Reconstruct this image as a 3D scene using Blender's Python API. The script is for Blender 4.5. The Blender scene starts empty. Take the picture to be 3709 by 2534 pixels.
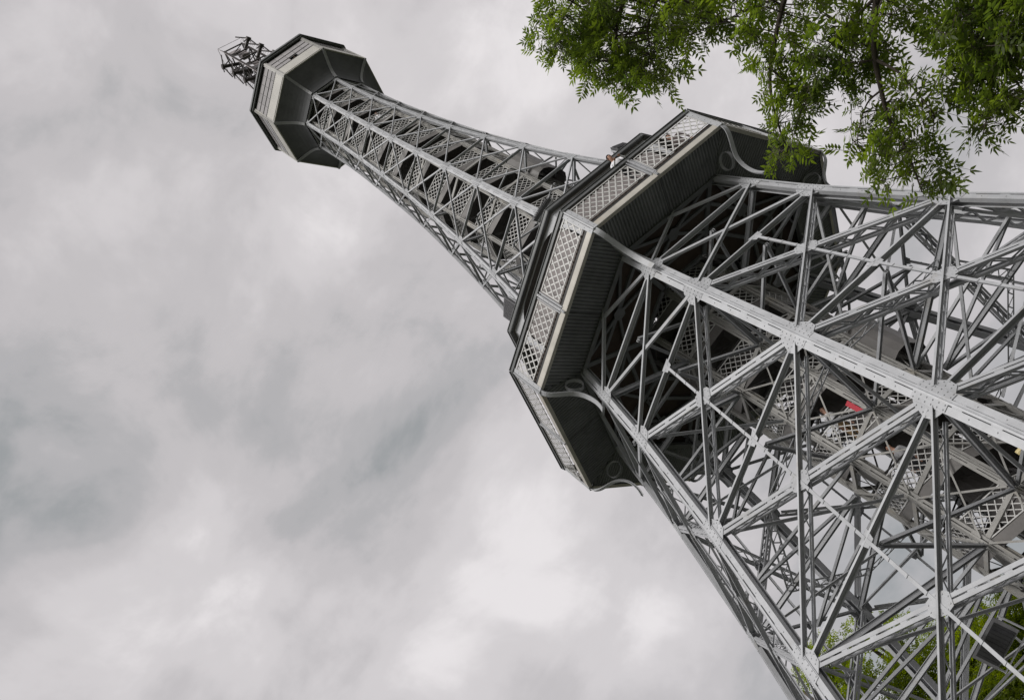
import bpy, bmesh, math, random
from mathutils import Vector, Matrix
random.seed(7)
R_ = math.radians
S = bpy.context.scene
COL = S.collection

# ------------------------------------------------------------------ camera
F_PX, CX, CY = 3523.174, 1854.5, 1267.0            # focal length and centre in photo pixels
CAM = Vector((0.0, -27.64099, 1.65))
RT = Vector((0.4893136, 0.66257499, -0.56706841))   # right
DN = Vector((-0.86356522, 0.27732197, -0.42112662)) # down
FW = Vector((-0.12176744, 0.69576354, 0.70787413))  # forward
T0 = R_(6.275765)                                   # turn of the octagon about its axis
cam = bpy.data.cameras.new('camera'); co = bpy.data.objects.new('camera', cam); COL.objects.link(co)
M = Matrix(((RT.x, -DN.x, -FW.x), (RT.y, -DN.y, -FW.y), (RT.z, -DN.z, -FW.z)))
co.matrix_world = Matrix.Translation(CAM) @ M.to_4x4()
cam.sensor_width = 36.0; cam.lens = F_PX/3709*36; cam.clip_end = 3000; cam.clip_start = .1
S.camera = co

# ------------------------------------------------------------------ sky and sun
CLOUD_LOC = (-0.37, -3.04, 0.53)
SUN_EL, SUN_AZ = R_(40), R_(188)                    # azimuth clockwise from +Y
W = bpy.data.worlds.new('World'); S.world = W; W.use_nodes = True
nt = W.node_tree; N = nt.nodes; L = nt.links; N.clear()
def wn(t, **k):
    n = N.new(t)
    for a, b in k.items(): setattr(n, a, b)
    return n
def wmath(op, a, b=None):
    n = wn('ShaderNodeMath', operation=op)
    for i, v in enumerate((a, b)):
        if v is None: continue
        if isinstance(v, (int, float)): n.inputs[i].default_value = v
        else: L.new(v, n.inputs[i])
    return n.outputs[0]
sky = wn('ShaderNodeTexSky', sky_type='NISHITA', sun_disc=False, sun_elevation=SUN_EL, sun_rotation=SUN_AZ, air_density=1.0, dust_density=3.0)
tc = wn('ShaderNodeTexCoord'); sp = wn('ShaderNodeSeparateXYZ'); L.new(tc.outputs['Generated'], sp.inputs[0])
mp = wn('ShaderNodeMapping'); mp.inputs['Location'].default_value = CLOUD_LOC; mp.inputs['Scale'].default_value = (1.0, 1.0, 1.35); L.new(tc.outputs['Generated'], mp.inputs[0])
n1 = wn('ShaderNodeTexNoise'); n1.inputs['Scale'].default_value = 2.6; n1.inputs['Detail'].default_value = 7; n1.inputs['Roughness'].default_value = .5; n1.inputs['Distortion'].default_value = .25
n2 = wn('ShaderNodeTexNoise'); n2.inputs['Scale'].default_value = 7.0; n2.inputs['Detail'].default_value = 8; n2.inputs['Roughness'].default_value = .58; n2.inputs['Distortion'].default_value = .3
L.new(mp.outputs[0], n1.inputs['Vector']); L.new(mp.outputs[0], n2.inputs['Vector'])
mixn = wmath('ADD', wmath('MULTIPLY', n1.outputs['Fac'], .74), wmath('MULTIPLY', n2.outputs['Fac'], .26))
rp = wn('ShaderNodeValToRGB'); L.new(mixn, rp.inputs[0]); cr = rp.color_ramp; cr.interpolation = 'EASE'
cr.elements[0].position = .37; cr.elements[0].color = (.34, .352, .358, 1)
cr.elements[1].position = .64; cr.elements[1].color = (.83, .795, .80, 1)
for p, c in ((.43, (.465, .455, .462, 1)), (.485, (.565, .54, .547, 1)), (.555, (.665, .635, .642, 1))):
    e = cr.elements.new(p); e.color = c
sc_ = wn('ShaderNodeMix', data_type='RGBA', blend_type='MULTIPLY'); sc_.inputs[0].default_value = 1
L.new(rp.outputs[0], sc_.inputs[6]); sc_.inputs[7].default_value = (5.15, 5.15, 5.15, 1)
mx = wn('ShaderNodeMix', data_type='RGBA'); mx.inputs[0].default_value = .96
L.new(sky.outputs[0], mx.inputs[6]); L.new(sc_.outputs[2], mx.inputs[7])
bg = wn('ShaderNodeBackground'); bg.inputs[1].default_value = .1; L.new(mx.outputs[2], bg.inputs[0])
wo = wn('ShaderNodeOutputWorld'); L.new(bg.outputs[0], wo.inputs[0])
sun = bpy.data.lights.new('sun', 'SUN'); sun.energy = 1.5; sun.angle = R_(25); sun.color = (1, .975, .95)
so = bpy.data.objects.new('sun', sun); COL.objects.link(so)
sd = Vector((math.sin(SUN_AZ)*math.cos(SUN_EL), math.cos(SUN_AZ)*math.cos(SUN_EL), math.sin(SUN_EL)))
so.rotation_euler = sd.to_track_quat('Z', 'Y').to_euler(); so.location = sd*100
vs = S.view_settings; vs.view_transform = 'Standard'; vs.look = 'None'; vs.gamma = 1; vs.use_curve_mapping = False; vs.exposure = 0.95
S.render.engine = 'CYCLES'

# ------------------------------------------------------------------ photo pixel helpers
def ray(x, y): return (RT*((x-CX)/F_PX) + DN*((y-CY)/F_PX) + FW)
def px_at(x, y, dist):
    v = ray(x, y); v.normalize(); return CAM + v*dist
def px_h(x, y, hd):
    v = ray(x, y); return CAM + v*(hd/math.hypot(v.x, v.y))
def ang(k): return -math.pi/2 - k*math.pi/4
def pt(k, r, z): a = ang(k); return Vector((r*math.cos(a), r*math.sin(a), z))
def world_pt(k, r, z): a = ang(k)+T0; return Vector((r*math.cos(a), r*math.sin(a), z))

# ------------------------------------------------------------------ materials
def mat(name, col, rough=.5, metal=0.0, var=.25, scale=3.0, stain=None, bump=0.0, bscale=40, spec=.4, drips=False):
    m = bpy.data.materials.new(name); m.use_nodes = True
    t = m.node_tree; b = t.nodes['Principled BSDF']
    b.inputs['Roughness'].default_value = rough; b.inputs['Metallic'].default_value = metal
    b.inputs['Specular IOR Level'].default_value = spec
    g = t.nodes.new('ShaderNodeNewGeometry')
    no = t.nodes.new('ShaderNodeTexNoise'); no.inputs['Scale'].default_value = scale; no.inputs['Detail'].default_value = 8; no.inputs['Roughness'].default_value = .65
    vec = g.outputs['Position']
    if drips:
        mpn = t.nodes.new('ShaderNodeMapping'); mpn.inputs['Scale'].default_value = (1, 1, .18); t.links.new(vec, mpn.inputs[0]); vec = mpn.outputs[0]
    t.links.new(vec, no.inputs['Vector'])
    r = t.nodes.new('ShaderNodeValToRGB'); t.links.new(no.outputs['Fac'], r.inputs[0])
    lo = tuple(c*(1-var) for c in col); hi = tuple(min(1, c*(1+var*.5)) for c in col)
    r.color_ramp.elements[0].position = .3; r.color_ramp.elements[0].color = (*lo, 1)
    r.color_ramp.elements[1].position = .7; r.color_ramp.elements[1].color = (*hi, 1)
    out = r.outputs[0]
    if stain:
        n2 = t.nodes.new('ShaderNodeTexNoise'); n2.inputs['Scale'].default_value = scale*.45; n2.inputs['Detail'].default_value = 10; n2.inputs['Roughness'].default_value = .7
        t.links.new(g.outputs['Position'], n2.inputs['Vector'])
        r2 = t.nodes.new('ShaderNodeValToRGB'); r2.color_ramp.elements[0].position = .57; r2.color_ramp.elements[0].color = (0, 0, 0, 1)
        r2.color_ramp.elements[1].position = .72; r2.color_ramp.elements[1].color = (.75, .75, .75, 1)
        t.links.new(n2.outputs['Fac'], r2.inputs[0])
        mm = t.nodes.new('ShaderNodeMix'); mm.data_type = 'RGBA'
        t.links.new(r2.outputs[0], mm.inputs[0]); t.links.new(out, mm.inputs[6]); mm.inputs[7].default_value = (*stain, 1); out = mm.outputs[2]
    oi = t.nodes.new('ShaderNodeObjectInfo'); mr = t.nodes.new('ShaderNodeMapRange'); mr.inputs['To Min'].default_value = .88; mr.inputs['To Max'].default_value = 1.08
    t.links.new(oi.outputs['Random'], mr.inputs['Value']); hv = t.nodes.new('ShaderNodeHueSaturation'); t.links.new(mr.outputs[0], hv.inputs['Value']); t.links.new(out, hv.inputs['Color']); out = hv.outputs[0]
    t.links.new(out, b.inputs['Base Color'])
    if bump:
        nb = t.nodes.new('ShaderNodeTexNoise'); nb.inputs['Scale'].default_value = bscale; nb.inputs['Detail'].default_value = 4
        t.links.new(g.outputs['Position'], nb.inputs['Vector'])
        bp = t.nodes.new('ShaderNodeBump'); bp.inputs['Strength'].default_value = bump; bp.inputs['Distance'].default_value = .02
        t.links.new(nb.outputs['Fac'], bp.inputs['Height']); t.links.new(bp.outputs[0], b.inputs['Normal'])
    return m
STEEL = mat('steel_paint', (.405, .413, .428), .45, 0, .16, 2.6, stain=(.30, .285, .26), bump=.15, bscale=14)
STEEL2 = mat('steel_paint_inner', (.34, .333, .315), .5, 0, .22, 2.5, stain=(.40, .36, .28), bump=.15, bscale=14)
DARKST = mat('dark_grey_paint', (.16, .165, .17), .5, 0, .3, 2.0)
RIBG = mat('mid_grey_paint', (.27, .275, .28), .5, 0, .2, 2.0)
RAILBAR = mat('lattice_paint', (.55, .545, .53), .5, 0, .2, 3.0)
CREAM = mat('cream_fascia', (.50, .475, .425), .55, 0, .2, 1.6, stain=(.45, .38, .28), drips=True)
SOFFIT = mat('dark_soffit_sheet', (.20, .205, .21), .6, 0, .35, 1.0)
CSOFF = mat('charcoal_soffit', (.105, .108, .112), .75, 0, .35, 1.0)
WOOD = mat('brown_boards', (.06, .042, .03), .75, 0, .45, 2.0, bump=.2)
PINK = mat('taupe_cladding', (.19, .17, .165), .6, 0, .15, 1.5)
GLASS = mat('grey_window_panel', (.34, .325, .325), .15, 0, .1, .8, spec=.5)
WALLC = mat('pale_panel', (.48, .465, .43), .55, 0, .18, 1.1, stain=(.40, .37, .31), drips=True)
BLACK = mat('black_trim', (.035, .034, .033), .6, 0, .3, 3)
GUTTER = mat('gutter_grey', (.13, .135, .135), .4, .2, .25, 1.5)
MAST = mat('mast_iron', (.06, .052, .05), .6, .1, .4, 3)
WIRE = mat('cage_wire', (.30, .27, .27), .6, .2, .2, 3)
LAMPG = mat('lamp_housing', (.15, .15, .155), .5, .2, .25, 5)
LAMPD = mat('lamp_front', (.03, .03, .032), .15, 0, .2, 5, spec=.6)
RED = mat('red_paint', (.42, .012, .03), .45, 0, .08, 3)
YEL = mat('cream_plastic', (.75, .62, .30), .4, 0, .06, 3)
STAIR = mat('stair_soffit', (.075, .068, .064), .7, 0, .35, 1.5, stain=(.05, .035, .025))
STRING = mat('stair_string', (.16, .152, .145), .5, 0, .2, 2)
LIFT = mat('lift_shaft_sheet', (.11, .10, .095), .5, .1, .25, 1.2)
BARK = mat('bark', (.075, .06, .048), .9, 0, .4, 6, bump=.6, bscale=25)
CONC = mat('concrete', (.32, .31, .29), .85, 0, .2, 2, bump=.2)
SKIN = mat('skin', (.42, .24, .17), .55, 0, .12, 20)
HAIRD = mat('dark_hair', (.022, .016, .013), .6, 0, .3, 40)
HAIRB = mat('brown_hair', (.09, .055, .035), .6, 0, .3, 40)
CL_WHITE = mat('white_cloth', (.70, .70, .72), .85, 0, .1, 12)
CL_BROWN = mat('brown_cloth', (.085, .068, .064), .85, 0, .25, 12)
CL_DARK = mat('dark_cloth', (.045, .045, .05), .85, 0, .3, 12)
CL_GREY = mat('grey_cloth', (.30, .30, .31), .85, 0, .25, 12)
CL_KHAKI = mat('khaki_cloth', (.28, .19, .10), .85, 0, .2, 12)

# ------------------------------------------------------------------ mesh builder
class MB:
    def __init__(s): s.v = []; s.f = []; s.m = []
    def quad_box(s, P, mi=0):            # 8 points: 0-3 one end loop, 4-7 other end loop
        b = len(s.v); s.v += [tuple(p) for p in P]
        for q in ((3,2,1,0), (4,5,6,7), (0,1,5,4), (1,2,6,5), (2,3,7,6), (3,0,4,7)):
            s.f.append(tuple(b+i for i in q)); s.m.append(mi)
    def beam(s, p0, p1, w, h, n, dn=0.0, dy=0.0, mi=0, w2=None):
        """box from p0 to p1; w across (in the plane), h along n; dn/dy shift along n / across"""
        p0 = Vector(p0); p1 = Vector(p1); x = (p1-p0).normalized(); n = Vector(n)
        y = n.cross(x).normalized(); n = x.cross(y).normalized()
        o = n*dn + y*dy; a = y*(w/2); a2 = y*((w2 or w)/2); c = n*(h/2)
        s.quad_box([p0+o-a-c, p0+o+a-c, p0+o+a+c, p0+o-a+c, p1+o-a2-c, p1+o+a2-c, p1+o+a2+c, p1+o-a2+c], mi)
    def channel(s, p0, p1, w, d, t, n, dn=0.0, dy=0.0, mi=0):
        """web of width w facing +n with two lips of depth d behind it"""
        s.beam(p0, p1, w, t, n, dn, dy, mi)
        for q in (-1, 1): s.beam(p0, p1, t, d-t, n, dn-t/2-(d-t)/2, dy+q*(w/2-t/2), mi)
    def csec(s, p0, p1, fl, dep, t, n, dn=0.0, fl2=None):
        """C section: narrow flange in the face plane, deep web square to it, inner flange; opens downwards"""
        p0 = Vector(p0); p1 = Vector(p1); x = (p1-p0).normalized(); n = Vector(n).normalized(); y = n.cross(x).normalized()
        sg = -1.0 if y.z > 0 else 1.0          # side that looks down
        s.beam(p0, p1, fl, t, n, dn-t/2, 0)
        s.beam(p0, p1, t, dep-2*t, n, dn-dep/2, -sg*(fl/2-t/2))
        f2 = fl2 or fl; s.beam(p0, p1, f2, t, n, dn-dep+t/2, -sg*(fl/2-f2/2))
    def box(s, c, dx, dy, dz, X=(1,0,0), Y=(0,1,0), mi=0):
        c = Vector(c); X = Vector(X).normalized(); Y = Vector(Y).normalized(); Z = X.cross(Y)
        X = X*dx/2; Y = Y*dy/2; Z = Z*dz/2
        s.quad_box([c-X-Y-Z, c+X-Y-Z, c+X+Y-Z, c-X+Y-Z, c-X-Y+Z, c+X-Y+Z, c+X+Y+Z, c-X+Y+Z], mi)
    def prism(s, loop, off, mi=0):        # extrude a flat loop by vector off
        n = len(loop); b = len(s.v); off = Vector(off)
        s.v += [tuple(p) for p in loop] + [tuple(Vector(p)+off) for p in loop]
        s.f.append(tuple(range(b+n-1, b-1, -1))); s.f.append(tuple(range(b+n, b+2*n))); s.m += [mi, mi]
        for i in range(n):
            j = (i+1) % n; s.f.append((b+i, b+j, b+n+j, b+n+i)); s.m.append(mi)
    def tube(s, pts, rs, seg=6, caps=True, mi=0):
        b = len(s.v); n = len(pts); pts = [Vector(p) for p in pts]
        if not hasattr(rs, '__len__'): rs = [rs]*n
        up = None
        for i, p in enumerate(pts):
            d = (pts[min(i+1, n-1)]-pts[max(i-1, 0)]).normalized()
            if up is None: up = Vector((0,0,1)) if abs(d.z) < .9 else Vector((1,0,0))
            a = d.cross(up).normalized(); c = a.cross(d).normalized(); up = c
            for q in range(seg):
                t = 2*math.pi*q/seg; s.v.append(tuple(p+a*(rs[i]*math.cos(t))+c*(rs[i]*math.sin(t))))
        for i in range(n-1):
            for q in range(seg):
                r = (q+1) % seg; s.f.append((b+i*seg+q, b+i*seg+r, b+(i+1)*seg+r, b+(i+1)*seg+q)); s.m.append(mi)
        if caps:
            s.f.append(tuple(b+q for q in range(seg-1, -1, -1))); s.f.append(tuple(b+(n-1)*seg+q for q in range(seg))); s.m += [mi, mi]
    def rivet(s, p, n, X, r=.022, h=.014):
        p = Vector(p); n = Vector(n).normalized(); X = Vector(X).normalized(); Y = n.cross(X)
        b = len(s.v); g = 6
        for q in range(g):
            t = 2*math.pi*q/g; s.v.append(tuple(p+X*(r*math.cos(t))+Y*(r*math.sin(t))))
        for q in range(g):
            t = 2*math.pi*q/g; s.v.append(tuple(p+n*h+X*(r*.55*math.cos(t))+Y*(r*.55*math.sin(t))))
        for q in range(g):
            z = (q+1) % g; s.f.append((b+q, b+z, b+g+z, b+g+q)); s.m.append(0)
        s.f.append(tuple(b+g+q for q in range(g))); s.m.append(0)
    def sheet(s, quads, mi=0):
        for q in quads:
            b = len(s.v); s.v += [tuple(p) for p in q]; s.f.append(tuple(range(b, b+len(q)))); s.m.append(mi)
    def mesh(s, name, mats, smooth=False):
        me = bpy.data.meshes.new(name); me.from_pydata(s.v, [], s.f)
        for m in (mats if isinstance(mats, (list, tuple)) else [mats]): me.materials.append(m)
        if len(me.materials) > 1: me.polygons.foreach_set('material_index', s.m)
        if smooth: me.polygons.foreach_set('use_smooth', [True]*len(me.polygons))
        me.update(); return me
    def build(s, name, mats, parent=None, smooth=False, fix=False):
        me = s.mesh(name, mats, smooth)
        if fix:
            bm = bmesh.new(); bm.from_mesh(me); bmesh.ops.recalc_face_normals(bm, faces=bm.faces); bm.to_mesh(me); bm.free()
        return link(name, me, parent)
def link(name, me, parent=None, rotz=0.0, loc=(0,0,0)):
    o = bpy.data.objects.new(name, me); COL.objects.link(o); o.parent = parent
    o.location = loc; o.rotation_euler = (0, 0, rotz); return o
def ring8(name, mb, mats, parent, ks=range(8), smooth=False, fix=False):
    """the same piece on each of the eight sides; mesh data shared"""
    o = mb.build(name, mats, parent, smooth, fix); out = {}
    for k in ks:
        q = o if k == list(ks)[0] else link(name, o.data, parent)
        q.rotation_euler = (0, 0, -k*math.pi/4); out[k] = q
    return out
def tag(o, label, cat=None, group=None, kind=None):
    if label: o['label'] = label
    if cat: o['category'] = cat
    if group: o['group'] = group
    if kind: o['kind'] = kind
    return o
def empty(name, loc, rz=0.0):
    o = bpy.data.objects.new(name, None); COL.objects.link(o); o.location = loc; o.rotation_euler = (0, 0, rz); o.empty_display_size = .3; return o

# ------------------------------------------------------------------ ground
g = MB(); n = 24; ext = 1500.0
rings = [0, 12, 25, 45, 80, 140, 300, 700, ext]
for i, r in enumerate(rings):
    for q in range(48):
        t = 2*math.pi*q/48; h = 0 if r < 30 else (math.sin(3*t+i)*.4+math.cos(5*t)*.3)*min(1, (r-30)/60)-.3
        g.v.append((r*math.cos(t), r*math.sin(t), h))
for i in range(len(rings)-1):
    for q in range(48):
        z = (q+1) % 48
        if i == 0: g.f.append((0, 48+q, 48+z))
        else: g.f.append((i*48+q, (i+1)*48+q, (i+1)*48+z, i*48+z))
        g.m.append(0)
GRASS = mat('grass_ground', (.05, .06, .03), .95, 0, .45, 1.2, stain=(.08, .07, .05), bump=.5, bscale=8)
go = g.build('ground', GRASS); go['kind'] = 'structure'
pv = MB(); loop = [(19*math.cos(2*math.pi*q/40), 19*math.sin(2*math.pi*q/40), .006) for q in range(40)]
pv.sheet([loop]); po = pv.build('paving', mat('gravel_paving', (.10, .098, .095), .95, 0, .3, 3, bump=.5, bscale=60)); po['kind'] = 'structure'

# ------------------------------------------------------------------ the tower frame
TW = empty('lookout_tower', (0, 0, 0), T0)
tag(TW, 'tall octagonal grey steel lattice lookout tower with two galleries', 'tower')
LV = [(0.25, 11.95), (5.60, 10.17), (10.11, 8.73), (14.27, 7.42), (18.43, 6.27), (20.69, 5.74), (23.3, 5.17), (26.35, 4.52),
      (29.63, 3.90), (32.89, 3.37), (35.82, 2.97), (38.71, 2.63), (41.40, 2.42), (43.95, 2.26), (46.37, 2.14), (48.71, 2.10), (50.65, 2.10)]
TOPZ = 51.9
def rad(z):
    if z >= LV[-1][0]: return LV[-1][1]
    for (a, ra), (b, rb) in zip(LV, LV[1:]):
        if a <= z <= b: return ra+(rb-ra)*(z-a)/(b-a)
    return LV[0][1]+(LV[0][0]-z)*.34
def scl(z):
    if z < 20: return 1.0
    if z < 30: return 1.0-.36*(z-20)/10
    return .64-.12*min(1, (z-30)/20)
C8, S8 = math.cos(R_(67.5)), math.sin(R_(67.5))
def column_frame(z):
    u = Vector((0, -1, 0)); tl = Vector((-1, 0, 0))     # column k=0: outward -y, towards k=1 is -x
    return u, tl
ZS = [LV[0][0]] + [z for z, r in LV[1:]] + [TOPZ]
def column_mesh(radf, zs, W0, sclf, web=.32, rivets=True, battens=True):
    mb = MB(); u = Vector((0, -1, 0))
    for z0, z1 in zip(zs, zs[1:]):
        s0, s1 = sclf(z0), sclf(z1)
        P0 = Vector((0, -radf(z0), z0)); P1 = Vector((0, -radf(z1), z1))
        x = (P1-P0).normalized()
        for sg in (-1, 1):
            wdir = Vector((sg*S8, C8, 0)); nrm = Vector((sg*C8, -S8, 0))
            nrm = (nrm - x*nrm.dot(x)).normalized()
            def q(P, s, a, b, c, d):      # corner loop: along wing a..b, along normal c..d
                return [P+wdir*(a*s)+nrm*c*s, P+wdir*(b*s)+nrm*c*s, P+wdir*(b*s)+nrm*d*s, P+wdir*(a*s)+nrm*d*s]
            mb.quad_box(q(P0, s0, .082, W0, -.028, 0)+q(P1, s1, .082, W0, -.028, 0))              # wing plate
            mb.quad_box(q(P0, s0, .004, .055, -.012, .016)+q(P1, s1, .004, .055, -.012, .016))    # raised corner angle
            if battens:
                ln = (P1-P0).length; m = max(2, int(ln/.8))
                for i in range(m):
                    f = (i+.15)/m; g_ = min(1, f+.26/ln); sa = s0+(s1-s0)*f
                    mb.quad_box(q(P0.lerp(P1, f), sa, .0555, .0815, -.026, -.004)+q(P0.lerp(P1, g_), sa, .0555, .0815, -.026, -.004))
            mb.quad_box(q(P0, s0, W0-.022, W0, -.13, -.028)+q(P1, s1, W0-.022, W0, -.13, -.028))  # return lip
            if rivets:
                ln = (P1-P0).length; m = max(2, int(ln/.62))
                for i in range(m):
                    f = (i+.5)/m; s = s0+(s1-s0)*f; p = P0.lerp(P1, f)
                    mb.rivet(p+wdir*(W0*.62*s), nrm, x, .021*max(.7, s), .016)
        def w(P, s): return [P+Vector((-.014*s, .05*s, 0)), P+Vector((.014*s, .05*s, 0)), P+Vector((.014*s, web*s, 0)), P+Vector((-.014*s, web*s, 0))]
        mb.quad_box(w(P0, s0)+w(P1, s1))                                                            # web towards the axis
        def w(P, s): return [P+Vector((-.12*s, web*s+.001, 0)), P+Vector((.12*s, web*s+.001, 0)), P+Vector((.12*s, (web+.03)*s, 0)), P+Vector((-.12*s, (web+.03)*s, 0))]
        mb.quad_box(w(P0, s0)+w(P1, s1))                                                            # inner flange
    return mb
cm = column_mesh(rad, ZS, .245, scl)
columns = ring8('column', cm, STEEL, TW, fix=True)
fm = MB()
fm.box((0, -12.0, .13), 1.3, 1.3, .26); fm.box((0, -12.0, .31), .9, .9, .1)
ring8('footing', fm, CONC, TW)

# gusset plates with rivets at every joint
def gusset(z, big):
    mb = MB(); s = scl(z); r = rad(z); P = Vector((0, -r, z)); x = (Vector((0, -rad(z+.5), z+.5))-Vector((0, -rad(z-.5), z-.5))).normalized()
    for sg in (-1, 1):
        wd = Vector((sg*S8, C8, 0)); nr = Vector((sg*C8, -S8, 0)); nr = (nr-x*nr.dot(x)).normalized()
        H = .40*s if big else .36*s; Wd = .44*s if big else .38*s
        # the plate tapers towards the braces; lies just under the wing
        c = [(-.02, -H), (.2*s, -H), (Wd*.98, -H*.62), (Wd*1.06, -H*.05), (Wd*.86, H*.42), (Wd*.6, H*.98), (.2*s, H*1.05), (-.02, H*1.05)]
        lp = [P+wd*(a+.03)+x*b-nr*(.048*s) for a, b in c]
        if sg < 0: lp = lp[::-1]
        mb.prism(lp, nr*.016)
        sp_ = [P+wd*(.05*s)+x*(-H*1.15)+nr*.003, P+wd*(.222*s)+x*(-H*1.15)+nr*.003, P+wd*(.222*s)+x*(H*1.15)+nr*.003, P+wd*(.05*s)+x*(H*1.15)+nr*.003]
        if sg < 0: sp_ = sp_[::-1]
        mb.prism(sp_, nr*.014)
        for i in range(6):
            for a in (.085, .185): mb.rivet(P+wd*(a*s)+x*(H*(-1+.4*i))+nr*.016, nr, x, .023*max(.75, s), .018)
        for a, b in ((.33, -.45), (.42, -.4), (.46, -.12), (.33, -.1), (.40, .12), (.32, .3), (.33, .62)):
            mb.rivet(P+wd*(a*s)+x*(b*H*1.1)-nr*(.048*s-.016), nr, x, .022*max(.75, s), .016)
    return mb
for i, (z, r) in enumerate(LV):
    if i == 0: continue
    ring8('gusset_plate', gusset(z, z < 20), STEEL, TW, fix=True)

# braces between the columns, eight sides alike, copied round
def panel(i):
    z0, r0 = LV[i]; z1, r1 = LV[i+1]
    a0, a1, b0, b1 = pt(0, r0, z0), pt(1, r0, z0), pt(0, r1, z1), pt(1, r1, z1)
    n = (a1-a0).cross(b0-a0).normalized(); mid = (a0+a1)/2
    if n.dot(Vector((mid.x, mid.y, 0))) < 0: n = -n
    return a0, a1, b0, b1, n
def trim(p, q, d0, d1=None):
    x = (q-p).normalized(); return p+x*d0, q-x*(d1 if d1 is not None else d0)
def zigzag(mb, p, q, n, dA, dB, side, w, t, step):
    """lacing between depth dA and dB (along n) at sideways offset side"""
    ln = (q-p).length; m = max(2, int(ln/step)); x = (q-p).normalized(); y = n.cross(x).normalized()
    for k in range(m):
        f0 = p+x*(ln*k/m); f1 = p+x*(ln*(k+1)/m)
        A, B = (dA, dB) if k % 2 == 0 else (dB, dA)
        mb.beam(f0+n*A+y*side, f1+n*B+y*side, w, t, y)
def slotted(mb, p, q, w, gap, t, n, dn, step=.85):
    """two flats side by side with a slit, bridged by battens"""
    for sg in (-1, 1): mb.beam(p, q, w, t, n, dn, sg*(gap/2+w/2))
    ln = (q-p).length; x = (q-p).normalized(); m = max(2, int(ln/step))
    for k in range(m+1):
        c = p+x*(ln*k/m); a = max(0, ln*k/m-.09); b = min(ln, ln*k/m+.09)
        mb.beam(p+x*a, p+x*b, gap, t*.8, n, dn-.002)
for i in range(len(LV)-1):
    a0, a1, b0, b1, n = panel(i); s = (scl(LV[i][0])+scl(LV[i+1][0]))/2; zt = LV[i+1][0]
    # ring beam at the top of the panel
    mb = MB(); p, q = trim(b0, b1, .30*s)
    mb.csec(p, q, .055*s, .17*s, .013, n, -.03*s, .07*s)
    ring8('ring_beam', mb, STEEL, TW)
    low = i <= 3
    if low:
        # laced box girder rising from k to k+1
        mb = MB(); p, q = trim(a0, b1, .42)
        slotted(mb, p, q, .085, .034, .016, n, -.06)
        for sg in (-1, 1): mb.beam(p, q, .014, .06, n, -.10, sg*.09)
        slotted(mb, p, q, .07, .03, .016, n, -.42)
        for sg in (-1, 1): mb.beam(p, q, .014, .05, n, -.386, sg*.078)
        for sd_ in (-.055, .055): zigzag(mb, p, q, n, -.13, -.36, sd_, .045, .012, .42)
        ring8('lattice_girder', mb, STEEL, TW)
        # laced pair of channels falling from k to k+1
        mb = MB(); p, q = trim(b0, a1, .22)
        mb.csec(p, q, .05, .135, .013, n, .03, .06)
        p, q = trim(b0, a1, .5)
        mb.channel(p, q, .085, .06, .012, -n, .36)
        zigzag(mb, p, q, n, -.07, -.30, .0, .035, .01, .36)
        ring8('diagonal_brace', mb, STEEL, TW)
        # rib along the middle of each side
        X = (a0+b1)/2; mt = (b0+b1)/2; mbm = (a0+a1)/2
        # crossing point of the two diagonals
        u1 = b1-a0; u2 = a1-b0; w0 = b0-a0
        cr_ = u1.cross(u2); tpar = w0.cross(u2).dot(cr_)/cr_.dot(cr_); X = a0+u1*tpar
        mb = MB()
        for p, q in ((mbm, X), (X, mt)):
            p, q = trim(p, q, .02)
            mb.beam(p, q, .082, .012, n, -.028); mb.beam(p, q, .012, .06, n, -.07)
            ln = (q-p).length
            for k in range(int(ln/.55)):
                c = p+(q-p).normalized()*(.3+k*.55); mb.beam(c, c+(q-p).normalized()*.04, .088, .02, n, -.018)
        ring8('face_rib', mb, STEEL, TW)
        mb = MB(); x = u1.normalized(); y = n.cross(x).normalized()
        e = [(-.30, -.13), (-.22, -.2), (.08, -.23), (.30, -.13), (.30, .13), (.22, .2), (-.08, .23), (-.30, .13)]
        lp = [X+x*a+y*b-n*.05 for a, b in e]
        mb.prism(lp, n*.014)
        for a, b in ((-.25, -.07), (-.25, .07), (-.15, .15), (-.14, -.15), (.25, -.07), (.25, .07), (.15, .15), (.14, -.15), (0, .17), (.02, -.18)):
            mb.rivet(X+x*a+y*b-n*.036, n, x)
        ring8('cross_plate', mb, STEEL, TW, fix=True)
        mb = MB(); X = mt; x = (b1-b0).normalized(); y = n.cross(x).normalized()
        mb.prism([X+x*a+y*b-n*.046 for a, b in ((-.2, -.1), (.2, -.1), (.12, .17), (-.12, .17))], n*.012)
        ring8('rib_plate', mb, STEEL, TW, fix=True)
    else:
        mb = MB(); p, q = trim(a0, b1, .3*s)
        mb.beam(p, q, .095*s+.01, .012, n, -.03*s); mb.beam(p, q, .012, .07*s, n, -.03*s-.006-.035*s, .045*s)
        ring8('flat_brace', mb, STEEL, TW)
        mb = MB(); p, q = trim(b0, a1, .2*s)
        mb.csec(p, q, .065*s, .13*s, .012, n, .02, .06*s)
        ring8('diagonal_brace', mb, STEEL, TW)

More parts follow.
